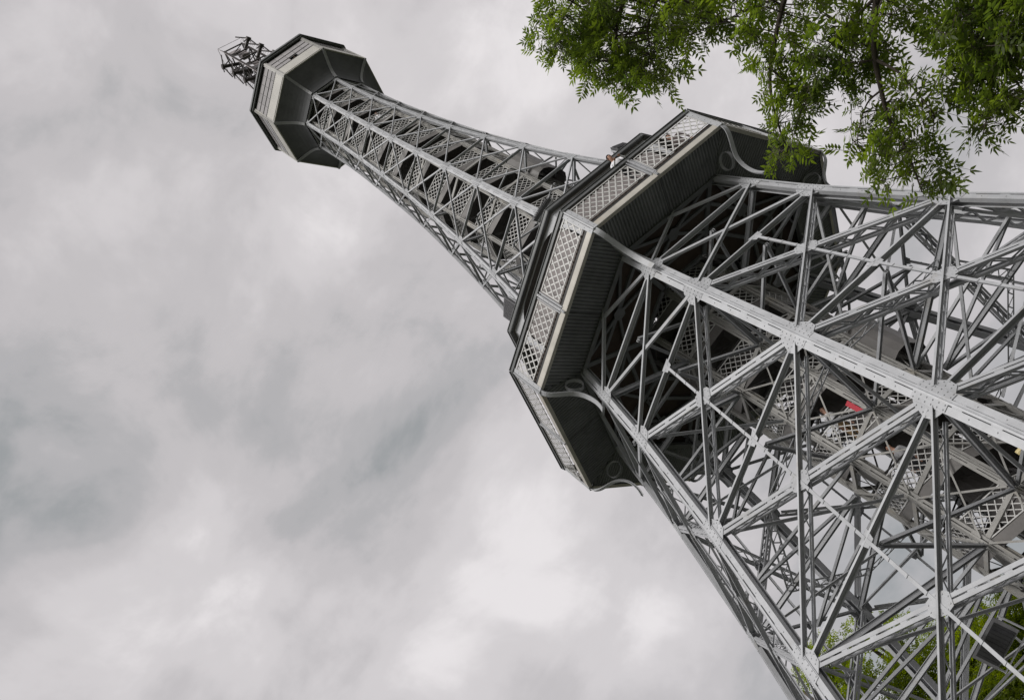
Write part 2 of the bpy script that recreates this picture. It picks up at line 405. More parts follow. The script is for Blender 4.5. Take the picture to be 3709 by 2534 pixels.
# ------------------------------------------------------------------ inner core: columns, rings, struts
RI = 2.15
def radi(z): return min(RI, rad(z)-.30)
zi = [0.0, 5.6, 10.11, 14.27, 18.43, 23, 28, 33, 38, 41.4, 43.95, 46.37, 48.71, TOPZ]
ic = column_mesh(radi, zi, .16, lambda z: 1.0 if z < 20 else .7, web=.2, rivets=False)
ring8('inner_column', ic, STEEL2, TW, fix=True)
lv_in = [3.2, 5.6, 7.9, 10.11, 12.2, 14.27, 16.4, 18.43] + [z for z, r in LV[5:]]
for z in lv_in:
    mb = MB(); r = radi(z)-.06
    p, q = trim(pt(0, r, z), pt(1, r, z), .1); mb.channel(p, q, .13, .07, .012, (pt(0, 1, 0)+pt(1, 1, 0)).normalized(), 0)
    ring8('core_ring_beam', mb, STEEL2, TW)
for za, zb in zip(lv_in, lv_in[1:]):
    mb = MB(); ra, rb = radi(za)+.03, radi(zb)+.03; n = (pt(0, 1, 0)+pt(1, 1, 0)).normalized()
    if zb < 19.5:
        p, q = trim(pt(0, ra, za), pt(1, rb, zb), .15); mb.beam(p, q, .055, .012, n, 0); mb.beam(p, q, .012, .05, n, -.03)
        p, q = trim(pt(1, ra, za), pt(0, rb, zb), .15); mb.beam(p, q, .05, .012, n, .014)
        ring8('core_brace', mb, STEEL2, TW)
for i, (z, r) in enumerate(LV):
    if i == 0 or r-radi(z) < .5: continue
    s = scl(z)
    mb = MB(); p, q = trim(pt(0, r-.3*s, z-.05), pt(0, radi(z)+.05, z-.05), .02)
    mb.channel(p, q, .13*s, .12*s, .014, Vector((0, 0, 1)), 0)
    mb.beam(p+Vector((0, 0, -.0)), q, .2*s, .012, Vector((0, 0, 1)), .02)
    ring8('radial_strut', mb, STEEL, TW)
    if z < 33:
        mb = MB(); mid = (pt(0, r, z)+pt(1, r, z))/2*.985
        for k in (0, 1):
            p, q = trim(mid-Vector((0, 0, .07)), pt(k, radi(z)+.03, z-.07), .1); mb.channel(p, q, .1*s, .08*s, .012, Vector((0, 0, 1)), 0)
        ring8('plan_brace', mb, STEEL, TW)
        if i < len(LV)-1:
            # inclined struts: from the column joint down to the core, and from the core up to the ring above
            zb = z-1.9
            mb = MB(); p, q = trim(pt(0, r-.33*s, z-.1), pt(0, radi(zb)+.05, zb), .05)
            mb.beam(p, q, .09, .014, Vector((1, 0, 0)), 0); mb.beam(p, q, .014, .08, Vector((1, 0, 0)), .046)
            if z < 19: ring8('inclined_strut', mb, STEEL, TW)
    if i == 3:
        # laced plan girders from joint to the next joint but one's midpoint, under the ring
        mb = MB(); p, q = trim(pt(0, r*.66+.6, z-.09), pt(1, r*.66+.6, z-.09), .05)
        up = Vector((0, 0, 1))
        for sg in (-1, 1): mb.beam(p, q, .06, .012, up, 0, sg*.13)
        ln = (q-p).length; x = (q-p).normalized(); y = up.cross(x); m = int(ln/.28)
        for k in range(m):
            A = .12 if k % 2 else -.12
            mb.beam(p+x*(ln*k/m)+y*A, p+x*(ln*(k+1)/m)-y*A, .04, .01, up, -.012)
        ring8('plan_girder', mb, STEEL, TW)

# ------------------------------------------------------------------ lift shaft and double spiral stair
lf = MB(); seg = 24; lr = .72
for k in range(20):
    z0 = .0+k*2.6; z1 = min(TOPZ, z0+2.6-.03)
    lf.tube([(0, 0, z0), (0, 0, z1)], lr, seg)
    if z1 < TOPZ-.05: lf.tube([(0, 0, z1+.0005), (0, 0, z1+.0295)], lr+.03, seg)
lf.build('lift_shaft', LIFT, TW, fix=True)
GM = [(-7, -2.2), (-2, 8.85+1.65), (-1, 11.05+1.65), (0, 13.28+1.65), (1, 15.42+1.65), (2, 17.5+1.65), (9, 31.7+1.65), (19, 52.0+1.65)]
def gz(m):
    for (a, za), (b, zb) in zip(GM, GM[1:]):
        if a <= m <= b: return za+(zb-za)*(m-a)/(b-a)
    return GM[-1][1]+(m-GM[-1][0])*2.03
def lattice(mb, o, es, ev, Ls, Lv, cell, w, t, nrm, mi=0, ratio=1.0):
    """diamond lattice in the (es, ev) plane; es, ev may be sheared"""
    for fam in (0, 1):
        c = -Lv*ratio if fam == 0 else 0.0
        off = nrm*(t*.5 if fam else -t*.5)
        c0 = c
        k = 0
        while True:
            c = c0 + cell*(k+.5); k += 1
            if c > Ls + (Lv*ratio if fam else 0): break
            # line: s = c + v*ratio (fam0) or s = c - v*ratio (fam1)
            sg = 1 if fam == 0 else -1
            va, vb = 0.0, Lv
            for lim in (0.0, Ls):
                v = (lim-c)*sg/ratio
                if (lim == 0.0) == (sg > 0): va = max(va, v)
                else: vb = min(vb, v)
            if vb-va < .03: continue
            P = o+es*(c+sg*va*ratio)+ev*va+off; Q = o+es*(c+sg*vb*ratio)+ev*vb+off
            mb.beam(P, Q, w, t, nrm, 0, 0, mi)
flights = []
for i in range(-6, 19):
    for j in range(8):
        m = i+j/4; h0 = gz(m); h1 = gz(m+.25)
        if h0-1.1 < -.05 or h1 > 52.4: continue
        zc_ = (h0+h1)/2; r = radi(zc_-1)-.12; A = pt(j, r, 0); B = pt(j+1, r, 0)
        es = (B-A).normalized(); Lf = (B-A).length; nr = (A+B).normalized(); sl = Vector((0, 0, (h1-h0)))
        f0, f1 = h0-1.12, h1-1.12
        # sloping slab from the lift shaft to the string
        mb = MB(); ri = lr+.06
        Ai, Bi = pt(j, ri/math.cos(math.pi/8)*.98, 0), pt(j+1, ri/math.cos(math.pi/8)*.98, 0)
        Z = lambda p, z: Vector((p.x, p.y, z))
        mb.quad_box([Z(Ai, f0-.12), Z(Bi, f1-.12), Z(B, f1-.12), Z(A, f0-.12), Z(Ai, f0), Z(Bi, f1), Z(B, f1), Z(A, f0)])
        fl = mb.build('stair_flight', STAIR, TW, fix=True)
        flights.append(fl)
        mb = MB(); a2, b2 = A+nr*.012, B+nr*.012
        mb.quad_box([Z(a2, f0-.20), Z(b2, f1-.20), Z(b2+nr*.02, f1-.20), Z(a2+nr*.02, f0-.20), Z(a2, f0+.12), Z(b2, f1+.12), Z(b2+nr*.02, f1+.12), Z(a2+nr*.02, f0+.12)])
        mb.build('string_plate', STRING, fl, fix=True)
        # balustrade on the outer edge: handrail and diamond lattice
        mb = MB(); o = Z(a2, f0+.16)+nr*.0; e2 = (Vector((es.x*Lf, es.y*Lf, h1-h0)))/Lf
        lattice(mb, o+es*.06+Vector((0, 0, .06*(h1-h0)/Lf)), e2, Vector((0, 0, 1)), Lf-.12, .86, .235, .027, .012, nr, ratio=.9)
        q0 = o+e2*.06; q1 = o+e2*(Lf-.06); up = Vector((0, 0, 1))
        mb.beam(q0, q1, .03, .02, nr, .02); mb.beam(q0+up*.86, q1+up*.86, .03, .02, nr, .02)
        for q in (q0, q1): mb.beam(q, q+up*.86, .028, .018, nr, .001)
        bl = mb.build('balustrade_lattice', RAILBAR, fl)
        mb = MB(); mb.tube([Z(a2, h0+.0)-nr*.03, Z(b2, h1+.0)-nr*.03], .028, 6)
        mb.build('handrail', BLACK, fl, smooth=False)

# ------------------------------------------------------------------ lower gallery
def eight(r, z): return [pt(k, r, z) for k in range(8)]
ZP = 22.15                                   # underside of the gallery
RO, RIn = 7.03, 5.30
fl = MB()
# gallery deck (ring) and dark inner floor with a hole for the core
for k in range(8):
    a, b, c, d = pt(k, RO-.03, 0), pt(k+1, RO-.03, 0), pt(k+1, 2.5, 0), pt(k, 2.5, 0)
    Z = lambda p, z: Vector((p.x, p.y, z))
    fl.quad_box([Z(d, ZP+.34), Z(c, ZP+.34), Z(b, ZP+.34), Z(a, ZP+.34), Z(d, ZP+.46), Z(c, ZP+.46), Z(b, ZP+.46), Z(a, ZP+.46)])
deck = fl.build('gallery_deck', WOOD, TW, fix=True)
# corrugated soffit: two sheets on each side
for k in range(1):
    for half in (0, 1):
        mb = MB(); nr = (pt(0, 1, 0)+pt(1, 1, 0)).normalized(); es = (pt(1, 1, 0)-pt(0, 1, 0)).normalized()
        ap0, ap1 = RIn*math.cos(math.pi/8), (RO-.06)*math.cos(math.pi/8); t8 = math.tan(math.pi/8)
        N_ = 20; 
        def sx(f, ap):
            Lh = ap*t8-.02; return (-Lh+f*(Lh-.012)) if half == 0 else (.012+f*(Lh-.012))
        Lo = ap1*t8; cnt = 22; prof = []
        for q in range(cnt*4+1):
            f = q/(cnt*4); h = (0, 0, .058, .058)[q % 4]; prof.append((f, h))
        xs0 = -Lo+.015 if half == 0 else .012; xs1 = -.012 if half == 0 else Lo-.015
        for (fa, ha), (fb, hb) in zip(prof, prof[1:]):
            xa = xs0+(xs1-xs0)*fa; xb = xs0+(xs1-xs0)*fb
            def inner(x): return max(ap0, abs(x)/t8)     # mitre at the corners
            if inner(xa) > ap1-.01 and inner(xb) > ap1-.01: continue
            Q = [nr*min(ap1, inner(xa))+es*xa+Vector((0, 0, ZP+.02+ha)), nr*min(ap1, inner(xb))+es*xb+Vector((0, 0, ZP+.02+hb)), nr*ap1+es*xb+Vector((0, 0, ZP+.02+hb)), nr*ap1+es*xa+Vector((0, 0, ZP+.02+ha))]
            mb.sheet([Q])
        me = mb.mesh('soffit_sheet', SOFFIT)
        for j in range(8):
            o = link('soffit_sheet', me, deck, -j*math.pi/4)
# inner trim of soffit
mb = MB(); p, q = pt(0, RIn, ZP+.05), pt(1, RIn, ZP+.05); nrf = (pt(0, 1, 0)+pt(1, 1, 0)).normalized()
mb.beam(p, q, .18, .05, nrf, 0); mb.beam(p-Vector((0, 0, .07)), q-Vector((0, 0, .07)), .03, .16, nrf, .06)
for o in ring8('soffit_trim', mb, DARKST, deck).values(): pass
# fascia: cream edge flange and a black strip painted as the dark gap above it
mb = MB(); p, q = pt(0, RO, ZP+.12), pt(1, RO, ZP+.12)
p, q = trim(p, q, .05); mb.beam(p, q, .20, .05, nrf, .02); mb.beam(p-Vector((0, 0, .115)), q-Vector((0, 0, .115)), .018, .13, nrf, -.02)
ring8('fascia', mb, CREAM, deck)
mb = MB(); p, q = trim(pt(0, RO, ZP+.30), pt(1, RO, ZP+.30), .05); mb.beam(p, q, .13, .03, nrf, -.02)
ring8('gap_strip', mb, BLACK, deck)
# framing under the inner floor
mb = MB(); mb.channel(pt(0, 5.3, ZP+.27), pt(0, 2.5, ZP+.27), .16, .12, .014, (0, 0, -1), 0); ring8('floor_beam', mb, DARKST, deck)
for rr, ww in ((4.35, .12), (3.35, .12), (2.5, .14)):
    mb = MB(); p, q = trim(pt(0, rr, ZP+.26), pt(1, rr, ZP+.26), .1); mb.channel(p, q, ww, .1, .014, (0, 0, -1), 0); ring8('floor_ring_beam', mb, DARKST, deck)
mb = MB()
for k0, k1 in ((0, 1), (1, 0)):
    m_ = (pt(0, 4.35, 0)+pt(1, 4.35, 0))/2
    p, q = pt(k0, 5.25, ZP+.22), Vector((m_.x, m_.y, ZP+.22)); p, q = trim(p, q, .12); mb.channel(p, q, .1, .06, .012, (0, 0, -1), 0)
    p, q = pt(k0, 3.35, ZP+.22), Vector((m_.x, m_.y, ZP+.22)); p, q = trim(p, q, .12); mb.channel(p, q, .1, .06, .012, (0, 0, -1), 0)
m_ = (pt(0, 4.35, 0)+pt(1, 4.35, 0))/2; mb.prism([Vector((m_.x, m_.y, ZP+.2))+Vector((.25*math.cos(t), .25*math.sin(t), 0)) for t in [q*math.pi/3 for q in range(6)]], (0, 0, .012))
ring8('floor_brace', mb, DARKST, deck, fix=True)
# railing: posts at corners and middles, dark handrail, two lattice panels each side
ZR0, ZR1 = ZP+.44, ZP+1.42
RR = 7.06
es = (pt(1, 1, 0)-pt(0, 1, 0)).normalized(); Lr = (pt(1, RR, 0)-pt(0, RR, 0)).length
up = Vector((0, 0, 1)); mid = (pt(0, RR, 0)+pt(1, RR, 0))/2
for half in (0, 1):
    mb = MB(); o = pt(0, RR, ZR0)+es*.17 if half == 0 else mid+up*ZR0+es*.17; Lh = Lr/2-.34
    lattice(mb, o, es, up, Lh, ZR1-ZR0-.08, .27, .044, .014, nrf, ratio=.82)
    for a, b in ((o, o+es*Lh), (o+up*(ZR1-ZR0-.08), o+es*Lh+up*(ZR1-ZR0-.08))): mb.beam(a, b, .035, .02, nrf, .02)
    for a in (o, o+es*Lh): mb.beam(a, a+up*(ZR1-ZR0-.08), .035, .018, nrf, .001)
    pan = ring8('railing_lattice', mb, RAILBAR, deck)
mb = MB()
for d, w in ((-.10, .035), (.10, .035)): mb.beam(mid+up*(ZP+.2)+es*d, mid+up*(ZR1+.05)+es*d, w, .05, nrf, .012)
mb.beam(mid+up*(ZP+.02), mid+up*(ZR1+.05), .075, .04, nrf, .05)
mb.beam(mid+up*(ZP+.3), mid+up*(ZR1+.0), .16, .012, nrf, -.03)
for q in range(3): mb.rivet(mid+up*(ZP+.06+q*.07)+nrf*.07+es*.02, nrf, es, .02, .015); mb.rivet(mid+up*(ZP+.06+q*.07)+nrf*.07-es*.02, nrf, es, .02, .015)
for q in range(4): mb.rivet(mid+up*(ZR0+.1+q*.27)+nrf*.07, nrf, es, .016, .012)
ring8('rail_post', mb, STEEL, deck, fix=True)
mb = MB()
for sg, nn in ((-1, nrf), (1, (pt(0, 1, 0)+pt(-1, 1, 0)).normalized())):
    ee = es if sg < 0 else (pt(-1, 1, 0)-pt(0, 1, 0)).normalized(); c = pt(0, RR, 0)+ee*.095
    mb.beam(c+up*(ZP-.02), c+up*(ZR1+.05), .13, .03, nn, .02)
    for q in range(5): mb.rivet(c+up*(ZP+.1+q*.27)+nn*.035, nn, ee, .017, .013)
mb.beam(pt(0, RR+.02, ZP-.02), pt(0, RR+.02, ZR1+.05), .05, .05, (0, -1, 0), .0)
ring8('corner_post', mb, STEEL, deck, fix=True)
mb = MB(); p, q = pt(0, RR+.03, ZR1+.08), pt(1, RR+.03, ZR1+.08)
mb.beam(p, q, .13, .09, nrf, 0); mb.beam(p+up*.075, q+up*.075, .018, .16, nrf, 0)
ring8('handrail', mb, GUTTER, deck)
mb = MB()
for q in range(9):
    c = pt(0, RR, ZR1+.13)+es*(.35+q*(Lr-.7)/8); mb.beam(c, c-nrf*.42+up*.30, .014, .014, es, 0)
ring8('rail_spike', mb, STEEL, deck)
# curved corner brackets with a ring
bp = [(7.05, 22.30), (7.03, 22.02), (6.90, 21.83), (6.66, 21.68), (6.40, 21.55), (6.20, 21.38), (6.06, 21.12), (6.0, 20.80), (6.02, 20.5), (6.10, 20.24)]
def smooth_path(P, it=2):
    for _ in range(it):
        Q = [P[0]]
        for a, b in zip(P, P[1:]): Q += [(a[0]*.75+b[0]*.25, a[1]*.75+b[1]*.25), (a[0]*.25+b[0]*.75, a[1]*.25+b[1]*.75)]
        Q.append(P[-1]); P = Q
    return P
mb = MB(); P = smooth_path(bp)
for (ra, za), (rb, zb) in zip(P, P[1:]):
    a, b = Vector((0, -ra, za)), Vector((0, -rb, zb)); x = (b-a).normalized(); n_ = Vector((1, 0, 0)).cross(x)
    mb.beam(a, b, .17, .022, n_, 0)
    mb.beam(a, b, .02, .06, n_, .04 if n_.dot(Vector((0, 1, 1))) > 0 else -.04)
for i_, (ra, za) in enumerate(P):
    if i_ % 3 == 1 and i_+1 < len(P):
        x = Vector((0, -(P[i_+1][0]-ra), P[i_+1][1]-za)).normalized(); n_ = Vector((1, 0, 0)).cross(x)
        if n_.z > 0: n_ = -n_
        for sx_ in (-.05, .05): mb.rivet(Vector((sx_, -ra, za))+n_*.011, n_, Vector((1, 0, 0)), .014, .01)
brk = ring8('corner_bracket', mb, STEEL, deck)
mb = MB(); c0 = Vector((0, -5.98, 21.79)); nseg = 28
for q in range(nseg):
    t, t2 = 2*math.pi*q/nseg, 2*math.pi*(q+1)/nseg
    a = c0+Vector((0, math.cos(t)*.29, math.sin(t)*.29)); b = c0+Vector((0, math.cos(t2)*.29, math.sin(t2)*.29))
    mb.beam(a, b, .12, .02, (a-c0), 0)
ring8('bracket_ring', mb, RIBG, deck)  # darker grey than its bracket: shade under the soffit put into the colour
# gallery house: walls, spandrels, roof
RH = 5.55; ZH = 25.72
roof = MB()
for k in range(8):
    a, b = pt(k, RH+.15, ZH+.02), pt(k+1, RH+.15, ZH+.02); c, d = pt(k+1, 3.1, ZH+.55), pt(k, 3.1, ZH+.55)
    roof.quad_box([a, b, c-up*.5, d-up*.5, a+up*.08, b+up*.08, c, d])
hr = roof.build('gallery_roof', GUTTER, TW, fix=True)
mb = MB(); mb.quad_box([pt(0, RH+.1, ZH-.02), pt(1, RH+.1, ZH-.02), pt(1, 4.5, ZH-.02), pt(0, 4.5, ZH-.02), pt(0, RH+.1, ZH+.01), pt(1, RH+.1, ZH+.01), pt(1, 4.5, ZH+.01), pt(0, 4.5, ZH+.01)])
ring8('roof_soffit', mb, PINK, hr, fix=True)
mb = MB(); p, q = pt(0, RH+.19, ZH+.06), pt(1, RH+.19, ZH+.06); mb.beam(p, q, .13, .04, nrf, 0); mb.beam(p-up*.075, q-up*.075, .02, .12, nrf, -.05)
mb.beam(p+up*.075, q+up*.075, .02, .06, nrf, .015)
ring8('roof_gutter', mb, GUTTER, hr)
mb = MB(); Lh = (pt(1, RH, 0)-pt(0, RH, 0)).length
# arched spandrel: plate along the eave with haunches at both ends
loop = [(0, 0), (Lh, 0), (Lh, -1.25)]; cen = []
for q in range(9):
    t = math.pi/2*q/8; loop.append((Lh-.14-1.0*(1-math.cos(t)), -1.25+1.19*math.sin(t)))
for q in range(9):
    t = math.pi/2*(1-q/8); loop.append((.14+1.0*(1-math.cos(t)), -1.25+1.19*math.sin(t)))
loop.append((0, -1.25))
o = pt(0, RH, ZH-.02)
# split in three convex-friendly pieces
def strip(pts_top, pts_bot):
    for (x0, y0), (x1, y1), (x2, y2), (x3, y3) in zip(pts_top, pts_top[1:], pts_bot[1:], pts_bot):
        Q = [o+es*x0+up*y0, o+es*x1+up*y1, o+es*x2+up*y2, o+es*x3+up*y3]; mb.quad_box(Q+[v+nrf*.02 for v in Q])
arc = [(.14+1.0*(1-math.cos(math.pi/2*(1-q/8))), -1.25+1.19*math.sin(math.pi/2*(1-q/8))) for q in range(9)][::-1]
strip([(x, 0) for x, y in arc], arc); strip([(Lh-x, 0) for x, y in arc[::-1]], [(Lh-x, y) for x, y in arc[::-1]])
strip([(arc[-1][0], 0), (Lh-arc[-1][0], 0)], [arc[-1], (Lh-arc[-1][0], arc[-1][1])])
strip([(0.0, 0), (.14, 0)], [(0.0, -3.0), (.14, -3.0)]); strip([(Lh-.14, 0), (Lh, 0)], [(Lh-.14, -3.0), (Lh, -3.0)])
for x, y in arc[1:]:
    mb.rivet(o+es*x+up*(y+.07)+nrf*.02, nrf, es, .016, .012); mb.rivet(o+es*(Lh-x)+up*(y+.07)+nrf*.02, nrf, es, .016, .012)
ring8('spandrel_arch', mb, STEEL, hr, fix=True)
mb = MB(); nt_ = 9; oo = pt(0, RH-.09, 0)+es*.2; wt = (Lh-.4)/nt_
for q in range(nt_):
    mb = MB(); mb.box(oo+es*(wt*(q+.5))+up*24.0, wt-.02, .025, 2.44, es, nrf); ring8('wind_screen', mb, PINK, hr, fix=True)
RW = 5.05; p0, p1 = pt(0, RW, 0), pt(1, RW, 0); Lw = (p1-p0).length
mb = MB(); c = (p0+p1)/2; mb.box(c+up*(ZP+.46+.95), Lw-.02, .05, 1.9, es, nrf); wl = ring8('house_wall', mb, PINK, TW, fix=True)
mb = MB(); mb.box(c+up*(ZP+2.38+.55), Lw-.02, .03, 1.08, es, nrf); ring8('house_window', mb, RIBG, TW, fix=True)
for q in range(5):
    mb = MB(); mb.box(p0+es*(Lw*(q+.0)/4.0*.98+.02)+up*(ZP+2.9)+nrf*.03, .05, .03, 1.2, es, nrf); ring8('window_mullion', mb, DARKST, TW, fix=True)
for q in range(1, 6):
    mb = MB(); mb.box(p0+es*(Lw*q/6)+up*(ZP+1.41)+nrf*.028, .02, .008, 1.88, es, nrf); ring8('wall_batten', mb, DARKST, TW, fix=True)


# ------------------------------------------------------------------ upper gallery
ZU = 51.82; RUo = 3.43
ug = MB()
for k in range(8):
    a, b = pt(k, RUo-.06, ZU+.12), pt(k+1, RUo-.06, ZU+.12); c, d = pt(k+1, .75, ZU+.12), pt(k, .75, ZU+.12)
    ug.quad_box([a, b, c, d, a+up*.1, b+up*.1, c+up*.1, d+up*.1])
ug = ug.build('upper_deck', WOOD, TW, fix=True)
# coved soffit panel on each side
mb = MB(); prof = [(RUo-.03, ZU+.06), (2.95, ZU-.20), (2.52, ZU-.52), (2.26, ZU-.82), (2.15, ZU-1.15)]
Pp = smooth_path(prof, 1)
for (ra, za), (rb, zb) in zip(Pp, Pp[1:]):
    mb.sheet([[pt(0, ra, za), pt(0, rb, zb), pt(1, rb, zb), pt(1, ra, za)]])
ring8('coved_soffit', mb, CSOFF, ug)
mb = MB()
for (ra, za), (rb, zb) in zip(Pp, Pp[1:]):
    a, b = Vector((0, -ra-.03, za-.03)), Vector((0, -rb-.03, zb-.03)); x = (b-a).normalized(); mb.beam(a, b, .15, .05, Vector((1, 0, 0)).cross(x), 0)
ring8('soffit_rib', mb, RIBG, ug)
Lu = (pt(1, RUo, 0)-pt(0, RUo, 0)).length; c = (pt(0, RUo, 0)+pt(1, RUo, 0))/2; p0 = pt(0, RUo, 0)
esu = es
mb = MB(); mb.box(c+up*(ZU+.085), Lu-.0, .07, .05, es, nrf); ring8('sill_band', mb, WALLC, ug, fix=True)
mb = MB(); mb.box(c+up*(ZU+.16)-nrf*.02, Lu-.03, .04, .09, es, nrf); ring8('shadow_gap', mb, BLACK, ug, fix=True)
mb = MB(); mb.box(c+up*(ZU+.68), Lu-.05, .05, .94, es, nrf); ring8('parapet_panel', mb, WALLC, ug, fix=True)
rows = [(ZU+1.20, ZU+1.59), (ZU+1.70, ZU+2.12), (ZU+2.23, ZU+2.64)]; nc = 5
gw = (Lu-.16)/nc
mb = MB()
for za, zb in ((ZU+1.15, ZU+1.20), (ZU+1.59, ZU+1.70), (ZU+2.12, ZU+2.23), (ZU+2.64, ZU+3.0)): mb.box(c+up*((za+zb)/2)-nrf*.03, Lu-.05, .03, zb-za+.03, es, nrf)
for ci in range(nc+1): mb.box(p0+es*(.08+gw*ci)+up*(ZU+1.92)-nrf*.018, .03, .02, 1.5, es, nrf)
ring8('window_frame', mb, BLACK, ug, fix=True)
for ri_, (za, zb) in enumerate(rows):
    for ci in range(nc):
        mb = MB(); mb.box(p0+es*(.08+gw*(ci+.5))+up*((za+zb)/2)+nrf*.0, gw-.02, .025, zb-za, es, nrf); me = mb.mesh('window_pane', GLASS)
        bm = bmesh.new(); bm.from_mesh(me); bmesh.ops.recalc_face_normals(bm, faces=bm.faces); bm.to_mesh(me); bm.free()
        for k in range(8):
            if k == 7 and ri_ == 0 and ci == 2: continue     # one pane stands open
            link('window_pane', me, ug, -k*math.pi/4)
# scalloped trim under the windows
mb = MB(); ns = 22
for q in range(ns):
    x0 = .05+(Lu-.1)*q/ns; x1 = .05+(Lu-.1)*(q+1)/ns; z = ZU+1.165
    A = [p0+es*x0+up*z, p0+es*((x0+x1)/2)+up*(z-.055), p0+es*x1+up*z, p0+es*x1+up*(z+.03), p0+es*x0+up*(z+.03)]
    mb.prism([v+nrf*.027 for v in A], nrf*.012)
ring8('scalloped_trim', mb, BLACK, ug, fix=True)
mb = MB()
mb.beam(pt(0, RUo+.03, ZU+.02), pt(0, RUo+.03, ZU+2.95), .09, .06, (0, -1, 0), 0)
for sg in (1, -1):
    ee = (pt(sg, 1, 0)-pt(0, 1, 0)).normalized(); nn = (pt(0, 1, 0)+pt(sg, 1, 0)).normalized()
    mb.beam(pt(0, RUo, ZU+.05)+ee*.075, pt(0, RUo, ZU+2.95)+ee*.075, .09, .03, nn, .02)
ring8('corner_pilaster', mb, STEEL2, ug, fix=True)
ur = MB(); RE = 3.66; ZE = ZU+2.98
for k in range(8):
    a, b = pt(k, RE, ZE), pt(k+1, RE, ZE); ur.quad_box([a, b, Vector((0, 0, ZE)), Vector((0, 0, ZE)), a+up*.16, b+up*.16, Vector((0, 0, ZE+1.5)), Vector((0, 0, ZE+1.5))])
ur = ur.build('upper_roof', DARKST, TW, fix=True)
mb = MB(); p, q = pt(0, RE-.13, ZE-.06), pt(1, RE-.13, ZE-.06); mb.beam(p, q, .1, .08, nrf, 0)
ring8('eave_moulding', mb, GUTTER, ur)

# ------------------------------------------------------------------ hoods on the stair landings
def hood(zc, j, rr, Lz, nm='landing_hood'):
    mb = MB(); nr = (pt(j, 1, 0)+pt(j+1, 1, 0)).normalized(); ee = (pt(j+1, 1, 0)-pt(j, 1, 0)).normalized(); base = nr*rr
    prof = [(-.75, 0), (-.75, .28), (-.62, .48), (-.35, .58), (.35, .58), (.62, .48), (.75, .28), (.75, 0)]
    for (xa, ya), (xb, yb) in zip(prof, prof[1:]):
        a, b = base+ee*xa+nr*ya, base+ee*xb+nr*yb; d = (b-a).normalized(); nn = d.cross(up)
        mb.beam(a+up*(zc-Lz/2), a+up*(zc+Lz/2), .001, .001, nr)
        Q = [a+up*(zc-Lz/2), b+up*(zc-Lz/2), b+up*(zc+Lz/2), a+up*(zc+Lz/2)]; mb.quad_box(Q+[v+nn*.012 for v in Q])
    lp = [base+ee*x+nr*y+up*(zc+Lz/2) for x, y in prof]; mb.prism(lp, up*.012)
    return mb.build(nm, STRING, TW, fix=True)
hood(16.0, -2, 1.97, 2.3); hood(33.2, -2, 1.97, 2.2)

# ------------------------------------------------------------------ antenna mast
AM = empty('antenna_mast', (0, 0, ZE+1.3), T0+R_(30))
tag(AM, 'dark lattice antenna mast with dipole arms on the tower roof', 'antenna')
zb_, zt_ = -.6, 66.35-(ZE+1.3); hs = .66
cs = [(-hs, -hs), (hs, -hs), (hs, hs), (-hs, hs)]
for x, y in cs:
    mb = MB(); mb.beam((x, y, zb_), (x, y, zt_), .10, .10, (1, 0, 0)); mb.build('mast_leg', MAST, AM)
lev = [zb_+.3+k*(zt_-zb_-.35)/8 for k in range(9)]
for a in range(4):
    (xa, ya), (xb, yb) = cs[a], cs[(a+1) % 4]
    for k, z in enumerate(lev):
        mb = MB(); mb.beam((xa, ya, z), (xb, yb, z), .075, .075, (0, 0, 1)); mb.build('mast_rung', MAST, AM)
        if k+1 < len(lev):
            mb = MB(); z2 = lev[k+1]; mb.beam((xa, ya, z), (xb, yb, z2), .055, .055, (1, 1, 0)) if k % 2 else mb.beam((xb, yb, z), (xa, ya, z2), .055, .055, (1, 1, 0)); mb.build('mast_brace', MAST, AM)
cg = MB(); hc = .92
for x, y in ((-hc, -hc), (hc, -hc), (hc, hc), (-hc, hc)): cg.tube([(x, y, zb_), (x, y, zt_+.25)], .016, 4)
nz = 34
for k in range(nz+1):
    z = zb_+(zt_+.25-zb_)*k/nz
    for a in range(4):
        c4 = ((-hc, -hc), (hc, -hc), (hc, hc), (-hc, hc)); p = Vector((*c4[a], z)); q = Vector((*c4[(a+1) % 4], z)); i4 = [(-hs, -hs), (hs, -hs), (hs, hs), (-hs, hs)]
        if k == nz: cg.tube([p, q], .014, 4)
        cg.tube([p, (*i4[a], z + (.15 if k % 3 == 0 else 0))], .010, 3)
cgo = cg.build('wire_cage', WIRE, AM)
for k in range(9):
    mb = MB(); z = lev[1]+.4+k*(zt_-lev[1]-.9)/9; x, y = ((-.35, .1), (.3, -.3), (.1, .4), (-.3, -.35), (.35, .3), (-.1, -.1), (.3, -.1), (-.4, .3), (.1, -.4))[k]
    mb.box((x, y, z), .5, .34, .85); mb.build('panel_antenna', LAMPG if k % 2 else WIRE, AM)
mb = MB(); mb.tube([(-.2, -.35, zt_-.75), (-.2, -.5, zt_-.72), (-.2, -.62, zt_-.7)], [.12, .38, .48], 14); mb.build('dish', WIRE, AM)
def dipole(z, a, ln):
    mb = MB(); d = Vector((math.cos(a), math.sin(a), 0)); s_ = Vector((-d.y, d.x, 0))
    mb.tube([d*.45+up*z, d*(.5+ln)+up*z],  .115, 10); e = d*(.5+ln)+up*z
    mb.tube([e-d*.08, e+d*.08], .18, 10)
    for u_, v_ in ((1, 1), (1, -1), (-1, 1), (-1, -1)):
        mb.tube([e, e+s_*(u_*.55)+up*(v_*.75)-d*.25], .042, 5)
    return mb.build('dipole_arm', MAST, AM, fix=True)
aA = ang(0); 
ab_ = ZE+1.3
